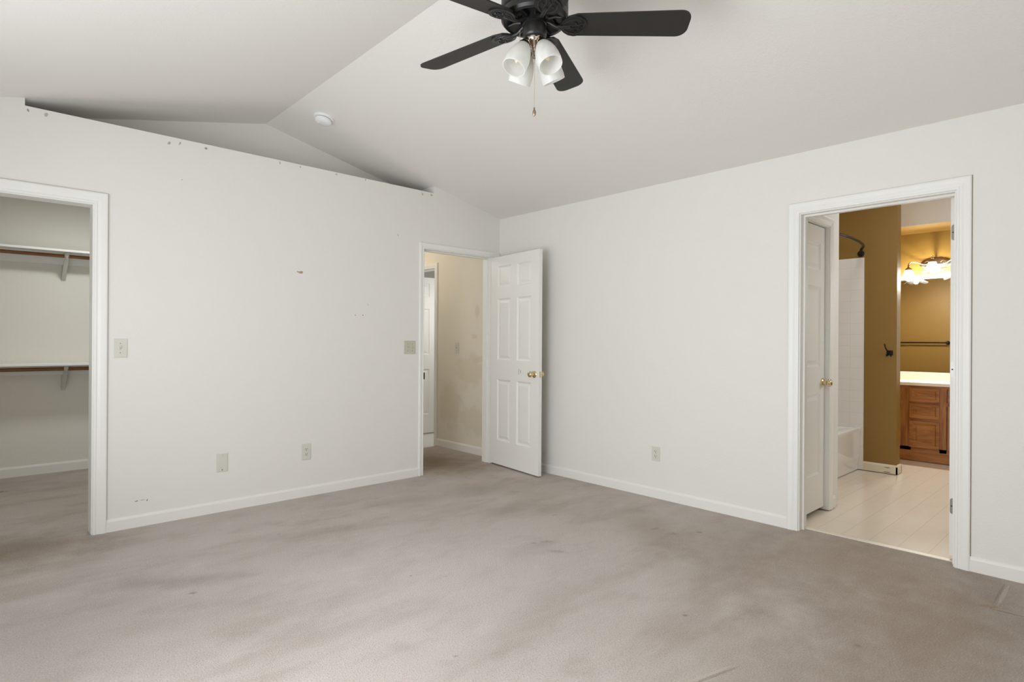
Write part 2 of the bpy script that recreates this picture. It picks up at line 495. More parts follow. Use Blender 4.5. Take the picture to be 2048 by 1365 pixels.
M_frost = shade_glass('frosted_glass', srgb(253, 253, 250), 0.62)
M_alab = shade_glass('alabaster_glass', (0.075, 0.07, 0.06, 1), 0.7, 0.54)
M_bulb_off = simple('clear_bulb', srgb(226, 206, 180), 0.08)


def emit(name, col, s):
    t = NT(name); t.color((0, 0, 0, 1))
    t.bsdf.inputs['Emission Color'].default_value = col; t.bsdf.inputs['Emission Strength'].default_value = s
    return t.m


def lit_bulb():
    t = NT('lit_bulb')
    em = t.new('ShaderNodeEmission'); em.inputs[0].default_value = (1.0, 0.90, 0.72, 1); em.inputs[1].default_value = 30
    tr = t.new('ShaderNodeBsdfTransparent')
    mx = t.new('ShaderNodeMixShader'); mx.inputs[0].default_value = 0.25
    t.t.links.new(tr.outputs[0], mx.inputs[1]); t.t.links.new(em.outputs[0], mx.inputs[2])
    t.t.links.new(mx.outputs[0], t.n['Material Output'].inputs[0])
    return t.m


M_bulb_on = lit_bulb()


def pane():
    t = NT('window_pane')
    tr = t.new('ShaderNodeBsdfTransparent'); gl = t.new('ShaderNodeBsdfGlossy'); gl.inputs['Roughness'].default_value = 0.02
    mx = t.new('ShaderNodeMixShader'); mx.inputs[0].default_value = 0.05
    t.t.links.new(tr.outputs[0], mx.inputs[1]); t.t.links.new(gl.outputs[0], mx.inputs[2])
    t.t.links.new(mx.outputs[0], t.n['Material Output'].inputs[0])
    return t.m


M_pane = pane()

# ------------------------------------------------------------------ room shell
RX, RZ, SR, SL = -2.18, 2.9458, 0.232, 0.225     # ridge position, slopes of the two ceiling halves
XW, YS = -4.43, -5.00                            # west and south walls
LEDGE = 2.562; LX0, LX1, LD = -3.689, -0.809, 0.385
H = 2.04                                         # underside of door head jambs


def ceil_z(x):
    return 2.44 - SR * x if x > RX else RZ - SL * (RX - x)


def structure(o, label, cat=None):
    return tag(o, label, cat, kind='structure')


# floors
mb = MB()
mb.box(XW - .1, 0.085, YS - .1, 0.12, -0.10, 0.0)
mb.box(XW - .1, -1.42, 0.12, 2.42, -0.10, 0.0)
mb.box(-1.42, 0.09, 0.12, 1.115, -0.10, 0.0)
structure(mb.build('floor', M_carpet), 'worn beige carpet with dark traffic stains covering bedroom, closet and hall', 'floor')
mb = MB(); mb.box(0.085, 4.0, -4.7, -0.9, -0.10, -0.006)
structure(mb.build('floor_bath', M_vinyl), 'glossy cream vinyl tile floor beyond the bathroom doorway', 'floor')
mb = MB(); mb.box(-1.42, 0.09, 1.115, 3.4, -0.10, -0.006); mb.box(0.09, 2.2, 0.9, 3.4, -0.10, -0.006)
structure(mb.build('floor_hall', simple('pale_hall_tile', srgb(236, 234, 230), 0.2)), 'pale shiny floor seen at the end of the hall', 'floor')

# main ceiling (two slopes meeting on a ridge), running on over the plant ledge
mb = MB()
zl = ceil_z(XW - .1); zr = ceil_z(0.06)
mb.prism([(XW - .1, zl), (RX, RZ), (0.06, zr), (0.06, zr + .12), (RX, RZ + .12), (XW - .1, zl + .12)], 'y', YS - .1, LD + .05)
structure(mb.build('ceiling', M_ceil), 'white vaulted ceiling of two slopes meeting at a ridge', 'ceiling')

# north wall: two door openings, ledge recess on top
mb = MB()
CX0, CX1 = -4.165, -3.347       # closet rough opening
HX0, HX1 = -0.927, -0.101       # hall rough opening
HR = H + 0.018
y0, y1 = 0.0, 0.12
mb.box(XW - .1, CX0, y0, y1, 0, HR); mb.box(CX1, HX0, y0, y1, 0, HR); mb.box(HX1, 0.0, y0, y1, 0, HR)
mb.prism([(XW - .1, HR), (0, HR), (0, ceil_z(0) + .02), ((2.44 - LEDGE) / SR, LEDGE), (RX - (RZ - LEDGE) / SL, LEDGE), (XW - .1, ceil_z(XW - .1) + .02)], 'y', y0, y1)
mb.prism([(RX - (RZ - LEDGE) / SL, LEDGE), (LX0, LEDGE), (LX0, ceil_z(LX0) + .02)], 'y', y0, y1)
mb.prism([(LX1, LEDGE), ((2.44 - LEDGE) / SR, LEDGE), (LX1, ceil_z(LX1) + .02)], 'y', y0, y1)
structure(mb.build('wall_north', M_north), 'off-white scuffed wall with closet and hall doorways below a long ledge', 'wall')
mb = MB()
mb.box(LX0 - .1, LX1 + .1, 0.12, LD + .05, LEDGE - .06, LEDGE - .002)
mb.prism([(LX0 - .1, LEDGE), (LX1 + .1, LEDGE), (LX1 + .1, ceil_z(LX1 + .1)), (RX, RZ), (LX0 - .1, ceil_z(LX0 - .1))], 'y', LD, LD + .05)
mb.prism([(0.12, LEDGE), (LD, LEDGE), (LD, ceil_z(LX0)), (0.12, ceil_z(LX0))], 'x', LX0 - .05, LX0)
mb.prism([(0.12, LEDGE), (LD, LEDGE), (LD, ceil_z(LX1)), (0.12, ceil_z(LX1))], 'x', LX1, LX1 + .05)
structure(mb.build('wall_ledge_recess', M_wall), 'recessed gable wall above the long ledge', 'wall')

# east wall with the bathroom doorway; its bathroom side is painted ochre
BY0, BY1 = -3.735, -2.897        # rough opening


def skin(bm, mi, test):
    for f in bm.faces:
        if test(f): f.material_index = mi


mb = MB()
mb.box(0, .12, YS - .1, BY0, 0, 2.80); mb.box(0, .12, BY1, 0.12, 0, 2.80); mb.box(0, .12, BY0, BY1, HR, 2.80)
skin(mb.bm, 1, lambda f: f.normal.x > .5 or f.calc_center_median().x > .115)
structure(mb.build('wall_east', [M_wall, M_ochre]), 'clean off-white wall with the bathroom doorway', 'wall')
# west and south walls with windows (beside and behind the camera)
WINS_W = [(-3.7, -2.1, .15, 2.05), (-1.95, -.75, .6, 2.05)]
WINS_S = [(-3.6, -2.2, .6, 2.05)]


def windowed_wall(name, axis, c0, c1, lo, hi, wins, label, gable=False):
    m = MB(); cur = lo
    def bx(p0, p1, z0, z1):
        if axis == 'x': m.box(c0, c1, p0, p1, z0, z1)
        else: m.box(p0, p1, c0, c1, z0, z1)
    for (w0, w1, z0, z1) in wins:
        bx(cur, w0, 0, 2.44); bx(w0, w1, 0, z0); bx(w0, w1, z1, 2.44); cur = w1
    bx(cur, hi, 0, 2.44)
    if gable: m.prism([(XW, 2.44), (0, 2.44), (RX, RZ)], 'y', c0, c1)
    return structure(m.build(name, M_wall), label, 'wall')


windowed_wall('wall_west', 'x', XW - .12, XW, YS - .1, .12, WINS_W, 'off-white window wall beside the camera')
windowed_wall('wall_south', 'y', YS - .12, YS, XW, 0, WINS_S, 'off-white window wall behind the camera', True)


def window(name, a0, a1, z0, z1, place, label):
    m = MB()
    for (p0, p1, q0, q1) in ((a0, a0 + .05, z0, z1), (a1 - .05, a1, z0, z1), (a0, a1, z0, z0 + .05), (a0, a1, z1 - .05, z1),
                             ((a0 + a1) / 2 - .03, (a0 + a1) / 2 + .03, z0, z1)):
        A = place(p0, -.09); B = place(p1, -.04)
        m.box(A[0], B[0], A[1], B[1], q0, q1)
    o = structure(m.build(name, M_trim), label, 'window')
    m = MB(); A = place(a0 + .05, -.068); B = place(a1 - .05, -.062)
    m.box(A[0], B[0], A[1], B[1], z0 + .05, z1 - .05)
    m.build('pane', M_pane, o)


window('window_1', *WINS_W[0], lambda a, d: (XW + d, a), 'tall white framed patio window beside the camera')
window('window_2', *WINS_W[1], lambda a, d: (XW + d, a), 'smaller white framed window nearer the closet wall')
window('window_3', *WINS_S[0], lambda a, d: (a, YS + d), 'white framed window in the wall behind the camera')

# closet and hall shells
mb = MB()
mb.box(XW - .1, -1.42, 2.30, 2.42, 0, 2.46)
mb.box(XW - .1, XW, 0.12, 2.30, 0, 2.46); mb.box(-1.52, -1.42, 0.12, 2.30, 0, 2.46)
structure(mb.build('wall_closet', M_closet), 'dim off-white back wall inside the walk-in closet', 'wall')
mb = MB(); mb.box(XW - .1, 0.06, 0.12, 2.42, 2.46, 2.49); mb.box(-1.42, 0.06, 2.42, 3.4, 2.46, 2.49); mb.box(0.06, 2.2, 0.9, 3.4, 2.46, 2.49)
structure(mb.build('ceiling_hall', M_ceil), 'flat white ceiling of the closet and hall', 'ceiling')
mb = MB()
FY0, FY1 = 1.18, 1.98            # doorway in the hall's east wall
mb.box(0.06, .16, 0.12, FY0, 0, 2.46); mb.box(0.06, .16, FY1, 3.4, 0, 2.46); mb.box(0.06, .16, FY0, FY1, 2.068, 2.46)
structure(mb.build('wall_hall', M_hall), 'dingy hall wall with patched paint seen through the open bedroom doorway', 'wall')
mb = MB(); mb.box(-1.42, -1.32, 0.12, 3.4, 0, 2.46); mb.box(-1.32, 0.06, 3.3, 3.4, 0, 2.46)
mb.box(0.16, 2.2, 3.3, 3.4, 0, 2.46); mb.box(0.16, 2.2, 0.85, 0.95, 0, 2.46); mb.box(2.1, 2.2, .95, 3.3, 0, 2.46)
structure(mb.build('wall_hall_room', M_wall), 'white walls of the hall end and the room beside it', 'wall')

# bathroom shell
BC = 2.78
mb = MB(); mb.box(0.12, 4.0, -4.7, -0.9, BC, BC + .05)
structure(mb.build('ceiling_bath', M_ceil), 'flat white bathroom ceiling', 'ceiling')
mb = MB()
mb.box(3.80, 3.92, -4.7, -1.7, 0, BC)
structure(mb.build('wall_vanity', M_ochre), 'bright ochre bathroom wall behind mirror and vanity light', 'wall')
mb = MB()
mb.box(.12, 3.80, -4.7, -4.6, 0, BC); mb.box(2.49, 3.80, -1.82, -1.72, 0, BC); mb.box(.85, 2.37, -1.82, -1.72, 0, BC)
structure(mb.build('wall_bath_side', M_ochre), 'ochre side walls of the bathroom', 'wall')
mb = MB()
mb.box(2.37, 2.49, -2.87, -1.72, 0, BC)
structure(mb.build('wall_ochre_partition', M_ochre), 'brown ochre partition wall between bathtub and vanity', 'wall')
mb = MB(); mb.box(3.25, 3.80, -4.6, -1.82, 2.437, BC)
skin(mb.bm, 1, lambda f: f.calc_center_median().z < 2.44)
structure(mb.build('ceiling_soffit', [M_ceil, M_ochre]), 'white boxed soffit with ochre underside over the vanity', 'soffit')
# linen closet block on the left of the bathroom entry
LY = -2.865
mb = MB()
LO0, LO1 = .150, .660
mb.box(LO1, .77, LY, LY + .10, 0, BC); mb.box(.12, LO0, LY, LY + .10, 0, BC); mb.box(LO0, LO1, LY, LY + .10, 2.07, BC)
mb.box(.77, .85, -2.79, -1.72, 0, BC); mb.box(.70, .77, LY + .1, -2.70, 0, BC); mb.box(.12, .77, -2.2, -2.1, 0, BC)
mb.box(.77, .85, LY, -2.79, 0, BC)
structure(mb.build('wall_linen_closet', M_wall), 'white wall around the narrow closet door in the bathroom', 'wall')
# tile surround
mb = MB(); mb.box(2.358, 2.369, -2.600, -1.82, 0.0, 2.035); mb.box(.86, 2.358, -1.831, -1.82, 0.36, 2.035)
structure(mb.build('wall_shower_tile', M_tile), 'white square wall tile panel above the bathtub', 'tile panel')

# ------------------------------------------------------------------ casings, jambs, baseboards
CAS = [(0, 0), (0, .007), (.004, .011), (.013, .012), (.017, .0095), (.022, .010), (.034, .0145), (.052, .0165), (.060, .0165), (.066, .013), (.066, 0)]


def casing_prof(w):
    k = w / .066
    return [(a * k, t) for a, t in CAS]


def U(a0, a1, zt):
    return [(a0, 0), (a0, zt), (a1, zt), (a1, 0)], [(-1, 0), (-1, 1), (1, 1), (1, 0)]


def frame(name, a0, a1, zt, w, place, depth, label, stop=None, wide=None, gap_shadow=False):
    """casing round an opening a0..a1 plus the jamb lining; place(a,z,t): t out of the wall face (negative goes into it)"""
    m = MB()
    path, out = U(a0 - .006, a1 + .006, zt + .006)
    if wide: out[2] = (wide / w, 1); out[3] = (wide / w, 0)
    m.sweep(path, out, casing_prof(w), place)
    if gap_shadow: m.sweep(path, out, [(w - .001, 0), (w - .001, .002), (w + .0035, .002), (w + .0035, 0)], place, mi=1)  # thin strip standing in for the shadow between casing and wall
    for (p0, p1, q0, q1) in ((a0 - .017, a0, 0, zt), (a1, a1 + .017, 0, zt), (a0 - .017, a1 + .017, zt, zt + .017)):
        A = place(p0, q0, 0); B = place(p1, q1, -depth)
        m.box(A[0], B[0], A[1], B[1], A[2], B[2])
    if stop is not None:
        for (p0, p1, q0, q1) in ((a0, a0 + .011, 0, zt - .011), (a1 - .011, a1, 0, zt - .011), (a0, a1, zt - .011, zt)):
            A = place(p0, q0, -stop); B = place(p1, q1, -stop - .035)
            m.box(A[0], B[0], A[1], B[1], A[2], B[2])
    bmesh.ops.recalc_face_normals(m.bm, faces=m.bm.faces[:])
    return structure(m.build(name, [M_trim, M_gap_shadow]), label, 'door frame')


frame('trim_1', -4.147, -3.364, H, .072, lambda a, z, t: (a, -t, z), .12, 'wide white casing around the walk-in closet doorway', gap_shadow=True)
hall_frame = frame('trim_2', -0.910, -0.119, H, .050, lambda a, z, t: (a, -t, z), .12, 'narrow white casing around the hall doorway in the corner', stop=.040, wide=.108)
m = MB(); m.box(-.9115, -.9085, -.014, .03, .865, .925); m.build('strike_plate', M_bronze, hall_frame)['label'] = 'dark metal strike plate'
frame('trim_3', -3.718, -2.914, H, .068, lambda a, z, t: (-t, a, z), .12, 'white casing around the bathroom doorway', stop=.045, gap_shadow=True)
frame('trim_4', FY0 + .02, FY1 - .02, 2.05, .060, lambda a, z, t: (.06 - t, a, z), .10, 'white casing of the doorway further down the hall')
frame('trim_5', LO0 + .018, LO1 - .018, 2.052, .058, lambda a, z, t: (a, LY - t, z), .10, 'white casing of the narrow bathroom closet door')

BP = [(0, 0), (0.012, 0), (0.012, .060), (.009, .068), (.005, .075), (0, .075)]


def baseboard(name, runs, label, h=.075, mat=None):
    """runs: (x0,y0,x1,y1,nx,ny) along a wall with outward normal n"""
    m = MB()
    for (ax, ay, bx, by, nx, ny) in runs:
        A = [m.bm.verts.new((ax + nx * t, ay + ny * t, z * h / .075)) for t, z in BP]
        B = [m.bm.verts.new((bx + nx * t, by + ny * t, z * h / .075)) for t, z in BP]
        n = len(BP)
        fs = [m.bm.faces.new(A), m.bm.faces.new(B[::-1])] + [m.bm.faces.new((A[i], B[i], B[(i + 1) % n], A[(i + 1) % n])) for i in range(n)]
        bmesh.ops.recalc_face_normals(m.bm, faces=fs)
    return structure(m.build(name, mat or M_base), label, 'baseboard')


baseboard('baseboard_north', [(-3.287, 0, -.966, 0, 0, -1), (XW, 0, -4.225, 0, 0, -1)], 'white baseboard between the closet and hall doorways', .078)
baseboard('baseboard_east', [(0, -.015, 0, -2.840, -1, 0), (0, -3.792, 0, YS, -1, 0)], 'white baseboard along the wall with the bathroom doorway', .078)
baseboard('baseboard_west', [(XW, 0, XW, YS, 1, 0)], 'white baseboard beside the camera')
baseboard('baseboard_closet', [(XW, 2.30, -1.52, 2.30, 0, -1), (-1.52, .12, -1.52, 2.29, -1, 0)], 'white baseboard inside the walk-in closet', .088)
baseboard('baseboard_hall', [(.06, .12, .06, 1.136, -1, 0)], 'dingy white baseboard on the hall wall', .085)
M_chip = NT('chipped_white_baseboard')
_c = M_chip.spot(srgb(226, 214, 188), (-2.80, .054), (.028, .004), srgb(84, 70, 50), .9, axes='yz', nz=M_chip.noise(40, 3), wob=.5)
_c = M_chip.spot(_c, (-2.80, .010), (.036, .005), srgb(84, 70, 50), .9, axes='yz', nz=M_chip.noise(30, 3), wob=.5)
M_chip.color(_c)
baseboard('baseboard_partition', [(2.37, -2.600, 2.37, -2.882, -1, 0), (2.358, -2.87, 2.502, -2.87, 0, -1), (2.49, -2.882, 2.49, -1.82, 1, 0)],
          'chipped white baseboard wrapping the end of the ochre partition', .082, M_chip.m)
baseboard('baseboard_linen', [(.712, LY, .782, LY, 0, -1)], 'short white baseboard piece beside the narrow bathroom closet door', .085)
m = MB(); m.box(.078, .118, -3.718, -2.914, -.006, .004, bev=.0015)
structure(m.build('trim_6', M_saddle), 'pale threshold strip between carpet and bathroom tile', 'threshold')

# ------------------------------------------------------------------ panelled doors


def door_leaf(w, h, t, cols, rows, z0=.012):
    """slab in local x 0..w, y 0..t, with sunk, raised-field panels on both faces. cols [(x0,x1)], rows [(z0,z1)]"""
    bm = bmesh.new()
    xs = sorted({0, w, *[v for c in cols for v in c]}); zs = sorted({z0, h, *[v for r in rows for v in r]})
    pan = []
    grid = {}
    for side, y in ((0, 0.0), (1, t)):
        for i, x in enumerate(xs):
            for j, z in enumerate(zs): grid[side, i, j] = bm.verts.new((x, y, z))
        for i in range(len(xs) - 1):
            for j in range(len(zs) - 1):
                q = [grid[side, i, j], grid[side, i + 1, j], grid[side, i + 1, j + 1], grid[side, i, j + 1]]
                f = bm.faces.new(q if side == 0 else q[::-1])
                if (xs[i], xs[i + 1]) in cols and (zs[j], zs[j + 1]) in rows: pan.append(f)
    I, J = len(xs) - 1, len(zs) - 1
    for i in range(I):
        bm.faces.new((grid[0, i, 0], grid[1, i, 0], grid[1, i + 1, 0], grid[0, i + 1, 0]))
        bm.faces.new((grid[0, i, J], grid[0, i + 1, J], grid[1, i + 1, J], grid[1, i, J]))
    for j in range(J):
        bm.faces.new((grid[0, 0, j], grid[0, 0, j + 1], grid[1, 0, j + 1], grid[1, 0, j]))
        bm.faces.new((grid[0, I, j], grid[1, I, j], grid[1, I, j + 1], grid[0, I, j + 1]))
    bmesh.ops.recalc_face_normals(bm, faces=bm.faces[:])
    cur = pan
    for th, dp in ((.004, -.004), (.010, -.006), (.008, 0.0), (.022, .0065)):
        bmesh.ops.inset_individual(bm, faces=cur, thickness=th, depth=dp, use_even_offset=True)
    m = MB(); m.bm.free(); m.bm = bm
    return m


def knob(parent, loc, d, mat, octag=False):
    """rose, neck and ball of a door knob whose axis points along d"""
    n = 8 if octag else 28
    m = MB()
    M = Mat(loc, z=d)
    m.lathe([(0, 0), (.032, 0), (.032, .004), (.027, .009), (.013, .012), (.011, .030)], M, 28)
    m.lathe([(.011, .028), (.016, .032), (.024, .038), (.027, .047), (.026, .056), (.020, .063), (.012, .065), (0, .066)], M, n)
    return m.build('door_knob', mat, parent)


ROWS = [(.25, .84), (1.03, 1.625), (1.733, 1.941)]
d1 = thing('door_1', 'white six-panel door standing open against the corner, with brass knob', 'door', (-.124, -.016, 0), math.radians(-97.0), kind='structure')
mk = door_leaf(.762, 2.035, .035, [(.114, .330), (.432, .648)], ROWS, .014).build('leaf', M_door, d1)
knob(d1, (.700, 0, .917), (0, -1, 0), M_brass)
knob(d1, (.700, .035, .917), (0, 1, 0), M_brass)
m = MB(); m.box(.7600, .7626, .007, .028, .890, .944); m.build('latch_plate', M_brass, d1)
m = MB(); m.box(.463, .468, -.0012, .0006, .905, .955, M=Matrix.Translation((0, 0, 0)) @ Matrix.Rotation(0, 4, 'Y')); m.box(.490, .496, -.0012, .0006, .915, .948)
sc = m.build('scratch', simple('grey_scratch', srgb(176, 168, 158), .6), d1); sc['label'] = 'grey paint scratches'
m = MB()
for z in (.28, 1.03, 1.80): m.tube([(-.006, .040, z - .045), (-.006, .040, z + .045)], .006, 10)
m.build('hinge', M_steel, d1)

d2 = thing('door_2', 'narrow white panelled closet door inside the bathroom, with brass knob', 'door', (LO0 + .020, -2.840, 0), 0, kind='structure')
lw = LO1 - LO0 - .040
door_leaf(lw, 2.045, .035, [(.105, lw - .085)], [(.275, .850), (1.045, 1.615), (1.733, 1.927)], .026).build('leaf', M_door, d2)
knob(d2, (lw - .040, 0, .927), (0, -1, 0), M_brass, True)

d3 = thing('door_3', 'white bathroom door swung fully open, showing only its hinge edge', 'door', (.127, -3.712, 0), 0, kind='structure')
door_leaf(.76, 2.035, .035, [(.114, .330), (.432, .648)], ROWS, .02).build('leaf', M_door, d3)
for z, mt, lab in ((1.839, M_steel, 'painted silver hinge leaf'), (1.068, M_whitepl, 'white painted hinge leaf'), (.300, M_steel, 'bare steel hinge leaf')):
    m = MB()
    pts = []
    for k in range(5):
        a = PI / 2 * k / 4; pts.append((.020 + .012 * math.sin(a), z + .032 + .012 * math.cos(a)))
    for k in range(5):
        a = PI / 2 * k / 4; pts.append((.020 + .012 * math.cos(a), z - .032 - .012 * math.sin(a)))
    pts += [(-.002, z - .044), (-.002, z + .044)]
    m.prism(pts, 'x', -.0025, .0015)
    m.tube([(-.004, -.004, z - .045), (-.004, -.004, z + .045)], .005, 10)
    hg = m.build('hinge', mt, d3); hg['label'] = lab
    m = MB()
    for dy, dz in ((.015, .030), (.024, 0), (.015, -.030)):
        m.lathe([(0, 0), (.0042, 0), (.004, .0008), (0, .0008)], Mat((-.0025, dy, z + dz), z=(-1, 0, 0)), 10)
    m.build('screw', M_slot, hg)

d4 = thing('door_4', 'white panelled door open in the room beyond the hall', 'door', (.20, 1.93, 0), 0, kind='structure')
door_leaf(.72, 2.035, .035, [(.10, .300), (.345, .62)][:1] + [(.40, .62)], [(.25, .841), (1.03, 1.628), (1.778, 1.96)], .012).build('leaf', M_door, d4)

# ------------------------------------------------------------------ switch and outlet plates


def plate(name, label, cat, loc, rz, w, h, mat, kind):
    """wall plate in local x (width) / z (height), facing local -y"""
    t = thing(name, label, cat, loc, rz)
    m = MB(); m.box(-w / 2, w / 2, -.006, 0, -h / 2, h / 2, bev=.003)
    m.build('cover_plate', mat, t)
    if kind[0] == 'outlet':
        for s in (1, -1):
            m = MB()
            pts = []
            for k in range(24):
                a = 2 * PI * k / 24
                pts.append((.0165 * math.cos(a), max(-.0125, min(.0125, .0165 * math.sin(a))) + s * .0195))
            m.prism(pts, 'y', -.008, -.005)
            r = m.build('receptacle', mat, t)
            m = MB()
            m.box(-.0075, -.0050, -.0086, -.0078, s * .0195 - .001, s * .0195 + .008); m.box(.0050, .0075, -.0086, -.0078, s * .0195, s * .0195 + .007)
            m.lathe([(0, 0), (.003, 0), (.003, .0008), (0, .0008)], Mat((0, -.0078, s * .0195 - .0065), z=(0, -1, 0)), 12)
            m.build('slot', M_slot, r)
        m = MB(); m.lathe([(0, 0), (.003, 0), (.002, .001), (0, .001)], Mat((0, -.006, 0), z=(0, -1, 0)), 12); m.build('screw', M_almond_d, t)
    elif kind[0] == 'switch':
        n = kind[1]
        for i in range(n):
            x = (i - (n - 1) / 2) * .046
            m = MB(); m.box(x - .0055, x + .0055, -.0068, -.005, -.012, .012); m.build('switch_opening', M_slot if n > 9 else M_almond_d, t)
            up = 1 if i % 2 == 0 else -1
            m = MB(); m.box(-.004, .004, -.015, 0, -.0045, .0045, bev=.0015, M=Matrix.Translation((x, -.005, up * .002)) @ Matrix.Rotation(-up * .5, 4, 'X'))
            m.build('toggle', mat, t)
            for s in (1, -1):
                m = MB(); m.lathe([(0, 0), (.003, 0), (.002, .001), (0, .001)], Mat((x, -.006, s * .030), z=(0, -1, 0)), 12); m.build('screw', kind[2], t)
    else:
        for s in (1, -1):
            m = MB(); m.lathe([(0, 0), (.0035, 0), (.0025, .001), (0, .001)], Mat((0, -.006, s * (h / 2 - .012)), z=(0, -1, 0)), 12)
            m.build('screw', M_slot if s < 0 else M_almond_d, t)
    return t


plate('light_switch', 'single toggle light switch plate on wall beside the walk-in closet casing', 'light switch', (-3.217, 0, 1.154), 0, .074, .120, M_almond, ('switch', 1, M_steel))
plate('light_switch', 'double toggle light switch plate on wall beside the hall doorway', 'light switch', (-1.060, 0, 1.153), 0, .116, .116, M_almond_d, ('switch', 2, M_bronze))
plate('light_switch', 'narrow light switch plate on the hall wall seen through the open doorway', 'light switch', (.06, .770, 1.133), PI / 2, .072, .116, M_almond, ('switch', 1, M_bronze)).rotation_euler = (0, 0, -PI / 2)
plate('wall_plate', 'blank cover plate low on the wall with two screws, left of the outlet', 'wall plate', (-2.609, 0, .345), 0, .074, .126, M_almond, ('blank',))
plate('power_outlet', 'two-socket power outlet low on the wall left of the hall doorway', 'power outlet', (-2.000, 0, .346), 0, .072, .124, M_almond, ('outlet',))
plate('power_outlet', 'two-socket power outlet low on the wall between open door and bathroom doorway', 'power outlet', (0, -1.842, .343), -PI / 2, .072, .114, M_almond, ('outlet',))

# ------------------------------------------------------------------ closet shelves
for z, lab, rlab in ((1.992, 'upper white closet shelf with a grey bracket, near closet ceiling', 'brown wooden hanging rod under the upper closet shelf'),
                     (.994, 'lower white closet shelf with chipped edge at waist height', 'brown wooden hanging rod under the lower closet shelf')):
    t = thing('closet_shelf', lab, 'shelf', (-2.95, 2.30, z), 0, 'closet shelves')
    m = MB(); m.box(-1.48, 1.43, -.30, 0, -.019, 0, bev=.003); m.build('board', M_shelf, t)
    m = MB(); m.box(-1.48, 1.43, -.018, 0, -.108, -.019, bev=.003); m.build('cleat', M_shelf, t)
    for bx in (-.335, .78):
        m = MB()
        m.box(bx - .016, bx + .016, -.29, -.018, -.023, -.019)
        m.box(bx - .016, bx + .016, -.006, 0, -.255, -.108)
        m.prism([(-.004, -.226), (-.010, -.246), (-.250, -.040), (-.268, -.024), (-.238, -.024), (-.050, -.180)], 'x', bx - .015, bx + .015)
        pts = [(bx, -.215 - .022 * math.cos(a), -.052 - .022 * math.sin(a)) for a in [PI * k / 8 for k in range(9)]]
        m.tube(pts, .006, 8)
        br = m.build('bracket', M_bracket, t)
        m = MB(); m.lathe([(0, 0), (.005, 0), (.004, .002), (0, .002)], Mat((bx, -.006, -.242), z=(0, -1, 0)), 10); m.build('screw', M_slot, br)
    m = MB(); m.tube([(-1.48, -.215, -.050), (1.43, -.215, -.050)], .0155, 16)
    r = m.build('closet_rod', M_rodwood, None, (-2.95, 2.30, z)); tag(r, rlab, 'closet rod', 'closet rods')

# ------------------------------------------------------------------ smoke detector on the right ceiling slope
dx, dy = -1.960, -.195
nrm = Vector((-SR, 0, -1)).normalized()
t = thing('smoke_detector', 'round white smoke detector on the vaulted ceiling', 'smoke detector', (dx, dy, ceil_z(dx)))
M = Mat((0, 0, 0), z=nrm)
m = MB(); m.lathe([(0, 0), (.075, 0), (.075, .010), (.070, .014), (0, .014)], M, 40); m.build('base_plate', M_whitepl, t)
m = MB(); m.lathe([(0, .017), (.061, .017), (.063, .022), (.060, .036), (.050, .044), (.020, .047), (0, .047)], M, 40)
b = m.build('housing', M_whitepl, t)
m = MB(); m.lathe([(0, .014), (.058, .014), (.058, .018), (0, .018)], M, 40); m.build('vent_gap', M_slot, t)
m = MB(); m.lathe([(.0, .046), (.011, .046), (.011, .050), (0, .051)], M @ Matrix.Translation((.022, -.025, 0)), 20); m.build('test_button', M_whitepl, b)

# ------------------------------------------------------------------ ceiling fan
FX, FY, FZ = -2.186, -2.665, 2.548
fan = thing('ceiling_fan', 'black five-blade ceiling fan with four frosted glass lights', 'ceiling fan', (FX, FY, FZ))
zc = RZ - FZ
m = MB(); m.lathe([(.025, zc - .09), (.055, zc - .075), (.070, zc - .03), (.072, zc - .006)], None, 36); m.build('canopy', M_black, fan)
m = MB(); m.tube([(0, 0, .15), (0, 0, zc - .06)], .013, 16); m.build('downrod', M_black, fan)
m = MB()
m.lathe([(.016, .195), (.060, .190), (.110, .170), (.134, .135), (.141, .100), (.141, .052), (.137, .046), (.141, .040), (.141, .016), (.132, .006), (.118, .004),
         (.112, .014), (.072, .030), (.050, .030)], None, 56)
m.build('motor_housing', M_black, fan)
m = MB()   # ribs between the openings under the motor
for k in range(10):
    a = 2 * PI * k / 10 + .2
    ca, sa = math.cos(a), math.sin(a)
    m.tube([(.060 * ca, .060 * sa, .014), (.090 * ca, .090 * sa, .016), (.122 * ca, .122 * sa, .008)], [.006, .005, .004], 8)
m.build('vent_rib', M_black, fan)
m = MB(); m.lathe([(0, .032), (.046, .032), (.046, .012), (.050, .010), (.050, -.004), (.0465, -.006), (.0465, -.010), (.0505, -.012), (.0505, -.048), (.047, -.058), (.040, -.063), (0, -.063)], None, 40)
m.build('switch_housing', M_black, fan)
PITCH = math.radians(13)
